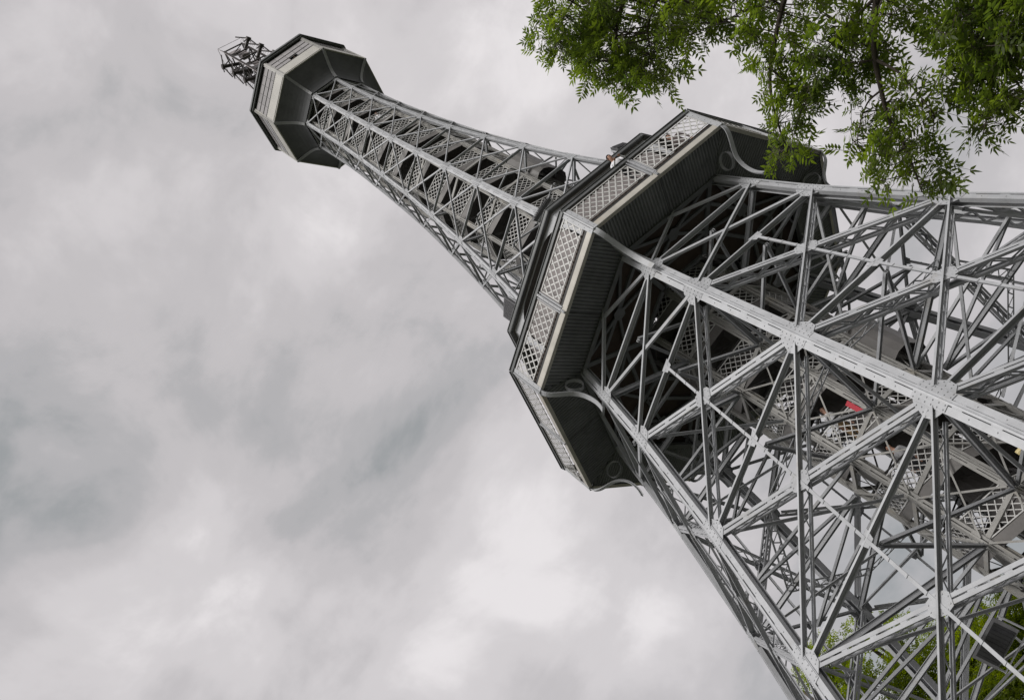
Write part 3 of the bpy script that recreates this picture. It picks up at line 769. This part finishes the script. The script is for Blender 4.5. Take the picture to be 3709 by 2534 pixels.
for z, a, ln in ((65.4-ab_, ang(6.4), .95), (63.2-ab_, ang(6.4), .95), (61.0-ab_, ang(6.4), .95), (64.65-ab_, ang(1), 1.1), (62.75-ab_, ang(1), 1.1), (60.8-ab_, ang(1), 1.1), (64.0-ab_, ang(3.7), 1.0), (62.0-ab_, ang(3.7), 1.0)):
    dipole(z, a-R_(30), ln)

# ------------------------------------------------------------------ fittings on the tower
def floodlight(name, loc, rz, tilt, w, h, d, label, back=LAMPG):
    o = empty(name, loc, rz); tag(o, label, 'floodlight', 'floodlights fixed to the tower')
    Rm = Matrix.Rotation(tilt, 3, 'X')
    def tr(mb): mb.v = [tuple(Rm @ Vector(v)) for v in mb.v]; return mb
    mb = MB(); w2, h2 = w/2, h/2
    f = [(-w2, 0, -h2), (w2, 0, -h2), (w2, 0, h2), (-w2, 0, h2)]; b = [(-w2*.72, d, -h2*.7), (w2*.72, d, -h2*.7), (w2*.72, d, h2*.7), (-w2*.72, d, h2*.7)]
    mb.quad_box([Vector(v) for v in f]+[Vector(v) for v in b]); tr(mb).build('housing', back, o, fix=True)
    mb = MB(); mb.box((0, -.012, 0), w*.84, .02, h*.8)
    for q in range(9): mb.box((-w*.36+w*.09*q, -.03, 0), .012, .016, h*.74)
    tr(mb).build('lens', LAMPD, o, fix=True)
    for sx_ in (-1, 1):
        mb = MB(); mb.box((sx_*(w2+.02), d*.35, -h2*.45), .02, .06, h*1.15); tr(mb).build('yoke_arm', STEEL, o, fix=True)
    mb = MB(); mb.box((0, d*.35, -h2*.45-h*.575-.012), w+.08, .06, .02); tr(mb).build('yoke_base', STEEL, o, fix=True)
    return o
aA = ang(0)+T0
def rz_out(k): return ang(k)+T0+math.pi/2         # local -y points outwards
floodlight('floodlight', world_pt(.0, 5.35, 26.55), rz_out(.0), R_(-35), .95, .55, .4, 'black box floodlight on the lower gallery roof at its front corner')
floodlight('floodlight', world_pt(.93, 5.2, 26.55), rz_out(.9), R_(0), .8, .75, .35, 'upright grey floodlight on the lower gallery roof away from the trees')
floodlight('floodlight', world_pt(-.93, 5.2, 26.55), rz_out(-.9), R_(-10), .6, .42, .3, 'grey floodlight on the lower gallery roof beneath the overhanging branches')
floodlight('floodlight', px_h(3605, 2330, 19.6), rz_out(.5), R_(25), .88, .46, .34, 'large black floodlight clamped among the lower braces before the green trees', LAMPG)
P_ = px_h(3700, 1627, 24.9); mb = MB(); mb.tube([P_+Vector((-.14, 0, 0)), P_+Vector((.25, 0, -.05))], .1, 12); mb.tube([P_+Vector((.25, 0, -.05)), P_+Vector((.36, .1, -.06))], [.1, .05], 12)
tag(mb.build('lamp', YEL, None, smooth=False, fix=True), 'small cream yellow bulkhead lamp fixed to the stair core', 'lamp')
n01 = (world_pt(0, 1, 0)+world_pt(1, 1, 0)).normalized(); e01 = (world_pt(1, 1, 0)-world_pt(0, 1, 0)).normalized()
o_ = world_pt(0, 2.17, 0)+e01*.24+n01*.06
mb = MB(); mb.box(o_+up*14.68, .15, .02, .56, e01, n01); tag(mb.build('sign_board', RED, None, fix=True), 'narrow red board beside an inner column of the stair core', 'sign')

# ------------------------------------------------------------------ people on the galleries and the stairs
def px_face(j, r, x, y):
    a, b = world_pt(j, r, 0), world_pt(j+1, r, 0); n_ = (a+b); v = ray(x, y)
    t = (a-CAM).dot(n_)/v.dot(n_); return CAM+v*t
def person(loc, rz, label, top, bottom, hair, lean=0.0, arms='rail', turn=0.0, bald=False):
    """standing figure facing local -y; lean bends the trunk forward; arms rest on a rail or hang"""
    root = empty('person', loc, rz); tag(root, label, 'person', 'visitors on the tower')
    vs_, ed, rad_, lab = [], [], [], []
    def v(x, y, z, rx, ry=None, l='top', par=None):
        vs_.append(Vector((x, y, z))); rad_.append((rx, ry or rx)); lab.append(l)
        if par is not None: ed.append((par, len(vs_)-1))
        return len(vs_)-1
    H = .93; cl, sl = math.cos(lean), math.sin(lean)
    def b(x, y, z): dz = z-H; return (x, -sl*dz+cl*y, H+cl*dz+sl*y)     # bend above the hips
    pel = v(0, 0, H, .15, .115, 'bot')
    wa = v(*b(0, 0, 1.10), .135, .10, 'top', pel); ch = v(*b(0, 0, 1.30), .165, .115, 'top', wa); sh = v(*b(0, .01, 1.43), .12, .09, 'top', ch)
    nk = v(*b(0, -.005, 1.52), .056, .056, 'skin', sh); hd = v(*b(0, -.02, 1.60), .072, .085, 'skin', nk); h2 = v(*b(0, -.02, 1.69), .078, .098, 'skin', hd); h3 = v(*b(0, -.012, 1.755), .055, .07, 'skin', h2)
    for s in (-1, 1):
        hp = v(s*.10, 0, .86, .09, .095, 'bot', pel); kn = v(s*.11, -.015, .49, .058, .062, 'bot', hp); an = v(s*.11, .03, .10, .040, .042, 'bot', kn); ft = v(s*.115, -.07, .045, .040, .035, 'shoe', an); v(s*.12, -.16, .035, .034, .025, 'shoe', ft)
        so_ = v(*b(s*.19, .01, 1.41), .062, .062, 'top', sh)
        if arms == 'rail':
            el = v(s*.27, b(0, -.14, 1.2)[1]-.02, 1.13, .045, .045, 'top', so_); wr = v(s*.13, b(0, -.14, 1.2)[1]-.24, 1.125, .030, .030, 'top', el)
            fd = Vector((-s*.45, -.9, -.05)).normalized()
        else:
            el = v(*b(s*.25, .03, 1.14), .043, .043, 'top', so_); wr = v(*b(s*.245, -.07, .90), .029, .029, 'top', el)
            fd = Vector((0, -.15, -1)).normalized()
        wp = vs_[wr]; pm = v(*(wp+fd*.06), .036, .018, 'skin', wr); sd_ = fd.cross(Vector((0, 0, 1)) if abs(fd.z) < .8 else Vector((0, 1, 0))).normalized()
        for k, ln in enumerate((.055, .068, .072, .066, .05)):
            o_ = sd_*((k-2)*.019); p1 = wp+fd*(.085 if k else .05)+o_; a_ = v(*p1, .0095, .0095, 'skin', pm); p2 = p1+fd*ln*.6+o_*.1; c_ = v(*p2, .0085, .0085, 'skin', a_); v(*(p2+fd*ln*.35+Vector((0, 0, -.018))), .007, .007, 'skin', c_)
    me = bpy.data.meshes.new('body'); me.from_pydata([tuple(p) for p in vs_], ed, [])
    o = bpy.data.objects.new('body', me); COL.objects.link(o)
    sk = o.modifiers.new('skin', 'SKIN'); sk.use_smooth_shade = True
    for i, (rx, ry) in enumerate(rad_):
        d = me.skin_vertices[0].data[i]; d.radius = (rx, ry); d.use_root = (i == 0)
    ss = o.modifiers.new('sub', 'SUBSURF'); ss.levels = 1
    dg = bpy.context.evaluated_depsgraph_get(); m2 = bpy.data.meshes.new_from_object(o.evaluated_get(dg)); bpy.data.objects.remove(o)
    bm = bmesh.new(); bm.from_mesh(m2)
    # nose, ears and brow as part of the same mesh
    hc_ = vs_[h2]
    for c, r_ in (((0, -.10, -.035), (.013, .022, .02)), ((.082, .0, -.03), (.012, .02, .03)), ((-.082, .0, -.03), (.012, .02, .03))):
        mt = Matrix.Translation(hc_+Vector(c)) @ Matrix.Diagonal((*r_, 1)); bmesh.ops.create_icosphere(bm, subdivisions=1, radius=1, matrix=mt)
    bm.to_mesh(m2); bm.free()
    m2.materials.clear()
    for m_ in (SKIN, top, bottom, CL_DARK): m2.materials.append(m_)
    idx = {'skin': 0, 'top': 1, 'bot': 2, 'shoe': 3}
    segs = [(vs_[i], i) for i in range(len(vs_))]
    for p in m2.polygons:
        c = p.center; j = min(segs, key=lambda s: (s[0]-c).length_squared/(max(rad_[s[1]])+.03))[1]; p.material_index = idx[lab[j]]
        if c.z > vs_[nk].z+.02 and (c-hc_).length < .25: p.material_index = 0
        p.use_smooth = True
    link('body', m2, root)
    if not bald:
        mb = bmesh.new(); bmesh.ops.create_icosphere(mb, subdivisions=2, radius=1, matrix=Matrix.Translation(hc_+Vector((0, .018, .022))) @ Matrix.Diagonal((.094, .112, .100, 1)))
        for f in [f for f in mb.faces if f.calc_center_median().y < hc_.y-.045 and f.calc_center_median().z < hc_.z+.06]: mb.faces.remove(f)
        hm = bpy.data.meshes.new('hair'); mb.to_mesh(hm); mb.free(); hm.materials.append(hair); hm.polygons.foreach_set('use_smooth', [True]*len(hm.polygons)); link('hair', hm, root)
    for s in (-1, 1):
        mb = bmesh.new(); bmesh.ops.create_icosphere(mb, subdivisions=1, radius=.011, matrix=Matrix.Translation(hc_+Vector((s*.033, -.092, -.005)))); em = bpy.data.meshes.new('eye'); mb.to_mesh(em); mb.free(); em.materials.append(HAIRD); link('eye', em, root)
    return root
FZ = ZP+.46
def on_gallery(j, x, y, rr=6.78):
    q = px_face(j, rr, x, y); return Vector((q.x, q.y, FZ))
q = on_gallery(-1, 2440, 500, 6.05); person(q, rz_out(-.5)-.9, 'person in a brown jacket standing behind the lower gallery lattice railing', CL_BROWN, CL_DARK, HAIRB, .25, 'hang')
q = on_gallery(-1, 2228, 600, 6.82); person(q, rz_out(-.5)-.15, 'dark haired person in a white shirt looking over the lower gallery railing', CL_WHITE, CL_DARK, HAIRD, .42)
def on_stair(j, r, x, y, m):
    q = px_face(j, r, x, y); a, b = world_pt(j, r, 0), world_pt(j+1, r, 0); e = b-a; f = max(.05, min(.95, (q-a).dot(e)/e.length_squared))
    z = gz(m)+(gz(m+.25)-gz(m))*f-1.12; p = a.lerp(b, f); return Vector((p.x, p.y, z+.0))
person(on_stair(0, 1.66, 2985, 1500, 0), rz_out(.5)+1.2, 'bald person in a pale shirt climbing the stair beside the red board', CL_WHITE, CL_KHAKI, HAIRD, .12, 'hang', bald=True)
person(on_stair(0, 1.62, 3262, 1640, -1), rz_out(.5)-.4, 'dark haired person in grey on the stair flight below the red board', CL_GREY, CL_DARK, HAIRD, .05, 'hang')
person(on_stair(-1, 1.45, 1330, 400, 15-.25), rz_out(-.5)+.3, 'brown haired person in white on the stair just under the upper gallery', CL_WHITE, CL_GREY, HAIRB, .05, 'hang')
q = world_pt(-1, 2.95, 0).lerp(world_pt(0, 2.95, 0), .47); wp = person(Vector((q.x, q.y, ZU+.23)), rz_out(-.5), 'person looking out of the open upper gallery window', CL_GREY, CL_DARK, HAIRB, .5, 'hang'); wp.scale = (.87, .87, .87)
# ------------------------------------------------------------------ trees
def leaf_mat(name, col, tr):
    m = bpy.data.materials.new(name); m.use_nodes = True; t = m.node_tree; t.nodes.clear()
    g_ = t.nodes.new('ShaderNodeNewGeometry'); no = t.nodes.new('ShaderNodeTexNoise'); no.inputs['Scale'].default_value = 1.1; no.inputs['Detail'].default_value = 3
    t.links.new(g_.outputs['Position'], no.inputs['Vector'])
    ad = t.nodes.new('ShaderNodeMath'); ad.operation = 'ADD'; t.links.new(no.outputs['Fac'], ad.inputs[0])
    ml = t.nodes.new('ShaderNodeMath'); ml.operation = 'MULTIPLY_ADD'; t.links.new(g_.outputs['Random Per Island'], ml.inputs[0]); ml.inputs[1].default_value = .4; ml.inputs[2].default_value = -.2
    t.links.new(ml.outputs[0], ad.inputs[1])
    r = t.nodes.new('ShaderNodeValToRGB'); t.links.new(ad.outputs[0], r.inputs[0])
    r.color_ramp.elements[0].position = .25; r.color_ramp.elements[0].color = (col[0]*.6, col[1]*.62, col[2]*.7, 1)
    r.color_ramp.elements[1].position = .75; r.color_ramp.elements[1].color = (col[0]*1.35, col[1]*1.25, col[2]*.9, 1)
    d = t.nodes.new('ShaderNodeBsdfPrincipled'); d.inputs['Roughness'].default_value = .5; d.inputs['Specular IOR Level'].default_value = .3; t.links.new(r.outputs[0], d.inputs['Base Color'])
    tl = t.nodes.new('ShaderNodeBsdfTranslucent'); h = t.nodes.new('ShaderNodeHueSaturation'); h.inputs['Value'].default_value = 2.5; h.inputs['Saturation'].default_value = 1.1; t.links.new(r.outputs[0], h.inputs['Color']); t.links.new(h.outputs[0], tl.inputs[0])
    mx_ = t.nodes.new('ShaderNodeMixShader'); mx_.inputs[0].default_value = tr; t.links.new(d.outputs[0], mx_.inputs[1]); t.links.new(tl.outputs[0], mx_.inputs[2])
    o = t.nodes.new('ShaderNodeOutputMaterial'); t.links.new(mx_.outputs[0], o.inputs[0]); return m
ASH = leaf_mat('ash_leaf', (.072, .105, .02), .55)
ROB = leaf_mat('robinia_leaf', (.125, .165, .02), .58)
rnd = random.Random(11)
def rv(): 
    while True:
        v = Vector((rnd.uniform(-1, 1), rnd.uniform(-1, 1), rnd.uniform(-1, 1)))
        if .05 < v.length < 1: return v.normalized()
def leaflet(mb, p, d, n, ln, w):
    s = d.cross(n).normalized()*(w/2); b = len(mb.v); dr = n*(-.06*ln)
    mb.v += [tuple(p), tuple(p+d*ln*.35+s), tuple(p+d*ln*.7+s*.62+dr), tuple(p+d*ln+dr*2), tuple(p+d*ln*.7-s*.62+dr), tuple(p+d*ln*.35-s)]
    mb.f.append((b, b+1, b+2, b+3, b+4, b+5)); mb.m.append(0)
def compound(mb, tw, p, d, L0, pairs=4):
    d = d.normalized(); n = (Vector((0, 0, 1))+rv()*.55); n = (n-d*n.dot(d)).normalized(); s = d.cross(n)
    sag = Vector((0, 0, -1))*.18*L0
    for k in range(pairs):
        f = .28+.62*k/(pairs-1); q = p+d*(L0*f)+sag*f*f; ln = L0*(.40-.05*abs(k-1.3))*rnd.uniform(.85, 1.15)
        for sg in (-1, 1): leaflet(mb, q, (s*sg*.85+d*.52+rv()*.12).normalized(), (n+rv()*.25).normalized(), ln, ln*.34)
    q = p+d*L0*.92+sag*.85; leaflet(mb, q, (d+rv()*.1-Vector((0, 0, .15))).normalized(), n, L0*.38, L0*.115)
    tw.tube([p, p+d*L0*.5+sag*.25, q], [.004, .003, .002], 3, False)
def bez(P, n):
    out = []
    for i in range(len(P)-1):
        p0 = P[max(i-1, 0)]; p1 = P[i]; p2 = P[i+1]; p3 = P[min(i+2, len(P)-1)]
        for k in range(n):
            t = k/n; out.append(.5*((2*p1)+(p2-p0)*t+(2*p0-5*p1+4*p2-p3)*t*t+(3*p1-p0-3*p2+p3)*t**3))
    out.append(P[-1]); return out
SC = 3709/2324
def P2(x, y, d): return px_at(x*SC, y*SC, d)
ash = empty('ash_tree', (10.4, -19.5, 0)); tag(ash, 'leafy ash tree with branches hanging over from beside the tower', 'tree')
base = Vector((10.4, -19.5, 0))
tr_ = MB(); lv_ = MB(); twg = MB()
crotch = base+Vector((-.5, .1, 5.2))
tr_.tube(bez([base+Vector((0, 0, -.1)), base+Vector((.05, 0, .5)), base+Vector((-.1, .05, 2.6)), crotch, base+Vector((-.2, .3, 9)), base+Vector((.3, .5, 13))], 5), [.52, .44, .40, .38, .36, .35, .34, .33, .32, .31, .30, .29, .28, .27, .26, .24, .22, .20, .17, .14, .12, .10, .08, .06, .05, .04], 12)
# limbs: pixel polylines in the photograph at a distance along the sight line; the first points lie outside the frame
limbs = [
 ([(1560, -420, 15.5), (1480, -150, 15.2), (1425, -20, 15.0), (1405, 40, 15.0), (1395, 110, 15.1), (1400, 175, 15.2)], .10),
 ([(1620, -400, 14.6), (1560, -160, 14.4), (1500, -20, 14.4), (1470, 60, 14.4), (1478, 120, 14.5)], .07),
 ([(1480, -150, 15.2), (1350, -60, 15.0), (1290, 20, 15.0), (1262, 90, 15.1)], .05),
 ([(1900, -380, 13.6), (1830, -150, 13.4), (1783, -10, 13.3), (1762, 75, 13.2), (1748, 155, 13.2), (1752, 230, 13.2), (1775, 310, 13.3), (1788, 345, 13.3)], .075),
 ([(1748, 155, 13.2), (1790, 195, 13.1), (1822, 240, 13.1)], .025),
 ([(1783, -10, 13.3), (1700, 20, 13.6), (1640, 50, 13.9)], .03),
 ([(2080, -380, 12.9), (2030, -150, 12.8), (1992, -10, 12.6), (1984, 70, 12.5), (1986, 135, 12.5), (2000, 205, 12.5), (2018, 275, 12.5), (2050, 325, 12.5), (2080, 400, 12.5), (2092, 435, 12.5)], .085),
 ([(1986, 135, 12.5), (2040, 165, 12.3), (2085, 215, 12.3), (2120, 260, 12.2)], .032),
 ([(2000, 205, 12.5), (1968, 235, 12.6), (1950, 290, 12.7), (1945, 330, 12.8)], .022),
 ([(1992, -10, 12.6), (1920, 60, 12.8), (1870, 120, 12.9), (1830, 150, 13.0)], .035),
 ([(2260, -350, 12.2), (2240, -120, 12.0), (2235, -10, 11.9), (2250, 60, 11.9), (2262, 130, 11.9), (2250, 200, 12.0), (2238, 280, 12.0)], .09),
 ([(2250, 60, 11.9), (2200, 120, 12.1), (2165, 190, 12.3), (2145, 230, 12.3)], .03),
 ([(2262, 130, 11.9), (2310, 190, 11.8), (2345, 260, 11.8)], .035),
 ([(2420, -300, 11.8), (2380, -80, 11.6), (2340, 60, 11.6), (2330, 150, 11.7)], .08),
]
segs_ = []
for P, r0 in limbs:
    pts = bez([P2(*p) for p in P], 5); n_ = len(pts)
    rs = [max(.007, .66*r0*(1-.88*i/(n_-1))) for i in range(n_)]
    tr_.tube(pts, rs, 7)
    for i, p in enumerate(pts): segs_.append(p)
for P, r0 in limbs:
    if P[0][1] < -250:      # join to the trunk
        a = P2(*P[0]); tr_.tube(bez([crotch+Vector((0, 0, rnd.uniform(-.6, 2.6))), crotch.lerp(a, .45)+Vector((0, 0, .5)), a], 5), [max(r0*1.05, .19-.0*i-(.19-r0)*i/10) for i in range(11)], 8)
# foliage masses: centre px, radii px, number of shoots, distance, depth spread
masses = [
 (1300, 45, 85, 85, 80, 15.1, .9), (1385, 100, 75, 100, 95, 15.1, .9), (1450, 60, 90, 90, 90, 14.8, .9), (1490, 140, 55, 65, 52, 14.6, .7), (1570, 60, 70, 65, 55, 14.4, .9), (1405, 185, 48, 36, 26, 15.2, .5), (1255, 85, 36, 62, 30, 15.1, .5), (1340, 170, 30, 40, 18, 15.1, .5),
 (1460, -40, 230, 60, 110, 14.9, 1.2),
 (1660, 35, 70, 50, 40, 13.9, .8), (1740, 60, 50, 60, 34, 13.5, .6), (1760, 180, 55, 65, 34, 13.2, .5), (1735, 130, 40, 40, 16, 13.3, .4), (1790, 260, 50, 75, 48, 13.2, .5), (1775, 330, 35, 40, 26, 13.3, .4), (1822, 225, 32, 45, 22, 13.1, .4),
 (1850, 60, 80, 60, 46, 13.2, .8), (1900, 130, 75, 55, 50, 12.9, .7), (1960, 60, 70, 75, 46, 12.7, .8), (1940, 170, 45, 40, 22, 12.7, .5), (1860, 150, 40, 30, 14, 13, .4), (2050, 35, 45, 40, 16, 12.5, .6),
 (1990, 260, 50, 60, 28, 12.6, .5), (1960, 320, 38, 55, 24, 12.7, .5), (2010, 360, 60, 60, 44, 12.5, .5), (2060, 300, 55, 50, 26, 12.4, .5), (2085, 390, 45, 48, 26, 12.5, .4), (2045, 210, 50, 45, 20, 12.4, .5), (2110, 240, 40, 50, 22, 12.3, .4), (2095, 330, 30, 35, 10, 12.4, .4), (2110, 425, 25, 16, 7, 12.5, .3),
 (2170, 60, 60, 70, 50, 12.1, .8), (2240, 100, 80, 100, 105, 11.9, .8), (2300, 70, 60, 95, 75, 11.7, .8), (2180, 170, 50, 50, 30, 12.1, .6), (2250, 225, 55, 55, 36, 12.0, .5), (2225, 280, 30, 32, 12, 12.0, .4), (2310, 220, 36, 50, 26, 11.8, .5), (2140, 130, 32, 60, 14, 12.2, .5),
 (1800, -60, 230, 60, 80, 13.4, 1.0), (2150, -60, 260, 60, 100, 12.2, 1.0), (2430, 60, 110, 150, 110, 11.5, 1.0),
]
for cx_, cy_, rx, ry, n_, dd, ds in masses:
    for _ in range(int(n_*(.52 if (cx_ < 1600 or cx_ > 2120) and cy_ < 200 else .40))):
        while True:
            a, b_ = rnd.uniform(-1, 1), rnd.uniform(-1, 1)
            if a*a+b_*b_ < 1: break
        p = P2(cx_+a*rx*.93, cy_+b_*ry*.93, dd+rnd.uniform(-ds, ds))
        near = min(segs_, key=lambda s: (s-p).length_squared)
        d = (p-near); dl = d.length
        d = d.normalized() if dl > .02 else rv()
        if dl < 2.2: twg.tube([near, near.lerp(p, .5)+rv()*.05*dl, p], [.010, .007, .004], 4, False)
        lead = (d*.7+rv()*.5+Vector((0, 0, -.25))).normalized()
        for k in range(rnd.choice((3, 4, 4, 5))):
            dk = (lead+rv()*.95).normalized(); compound(lv_, twg, p+rv()*.06, dk, rnd.uniform(.18, .35), rnd.choice((3, 4, 4, 5)))
tr_.build('trunk', BARK, ash, smooth=True); twg.build('twigs', BARK, ash); lv_.build('crown', ASH, ash)
for c in list(ash.children): c.matrix_parent_inverse = Matrix.Translation(-base)
# trees beyond the tower
def far_tree(az, hd, H, R, label, seed):
    global rnd
    rnd = random.Random(seed); a = R_(az); loc = Vector((math.sin(a)*hd, CAM.y+math.cos(a)*hd, -.05))
    t = empty('robinia_tree', loc); tag(t, label, 'tree', 'robinia trees beyond the tower')
    tk = MB(); lf_ = MB(); cz = H*.62
    top = Vector((rnd.uniform(-.4, .4), rnd.uniform(-.4, .4), H*.95))
    tk.tube(bez([Vector((0, 0, 0)), Vector((.15, .1, H*.3)), Vector((-.1, .1, H*.6)), top], 4), [.42-.03*i for i in range(13)], 9)
    cl_ = []
    for i in range(int(58*R/4)):
        v = rv()*(rnd.random()**.45); c = Vector((v.x*R, v.y*R, cz+v.z*H*.37)); 
        cl_.append((c, rnd.uniform(.75, 1.35)*R/4.2))
        tk.tube(bez([Vector((0, 0, max(H*.22, c.z-2.8))), Vector((c.x*.5, c.y*.5, c.z-1.0)), c], 3), [.11, .09, .07, .055, .04, .03, .02], 5, False)
    for c, r in cl_:
        for _ in range(int(330*r)):
            v = rv()*(rnd.random()**.4)*r; p = c+Vector((v.x, v.y, v.z*.75)); d = (v.normalized()+rv()*.8+Vector((0, 0, -.3))).normalized(); L0 = rnd.uniform(.22, .38)
            n = (Vector((0, 0, 1))+rv()*.6); n = (n-d*n.dot(d)).normalized(); s = d.cross(n)
            for k in range(3):
                q = p+d*L0*(.2+.3*k)
                for sg in (-1, 1): leaflet(lf_, q, (s*sg*.8+d*.5).normalized(), n, L0*.36, L0*.2)
    tk.build('trunk', BARK, t, smooth=True); lf_.build('crown', ROB, t)
far_tree(-15.4, 42, 18.6, 4.2, 'green robinia seen through the leg of the tower beside open sky', 3)
far_tree(-11.0, 44, 18.8, 4.2, 'tall bright green robinia behind the lower braces of the tower', 4)
far_tree(-7.2, 43, 15.8, 4.0, 'robinia tree directly behind the black lower floodlight', 5)
far_tree(-3.6, 45, 14.8, 4.4, 'robinia tree between the floodlight tree and the shortest robinia', 6)
far_tree(1.8, 47, 14.6, 4.4, 'shortest robinia, half hidden by the foot of the stair core', 8)
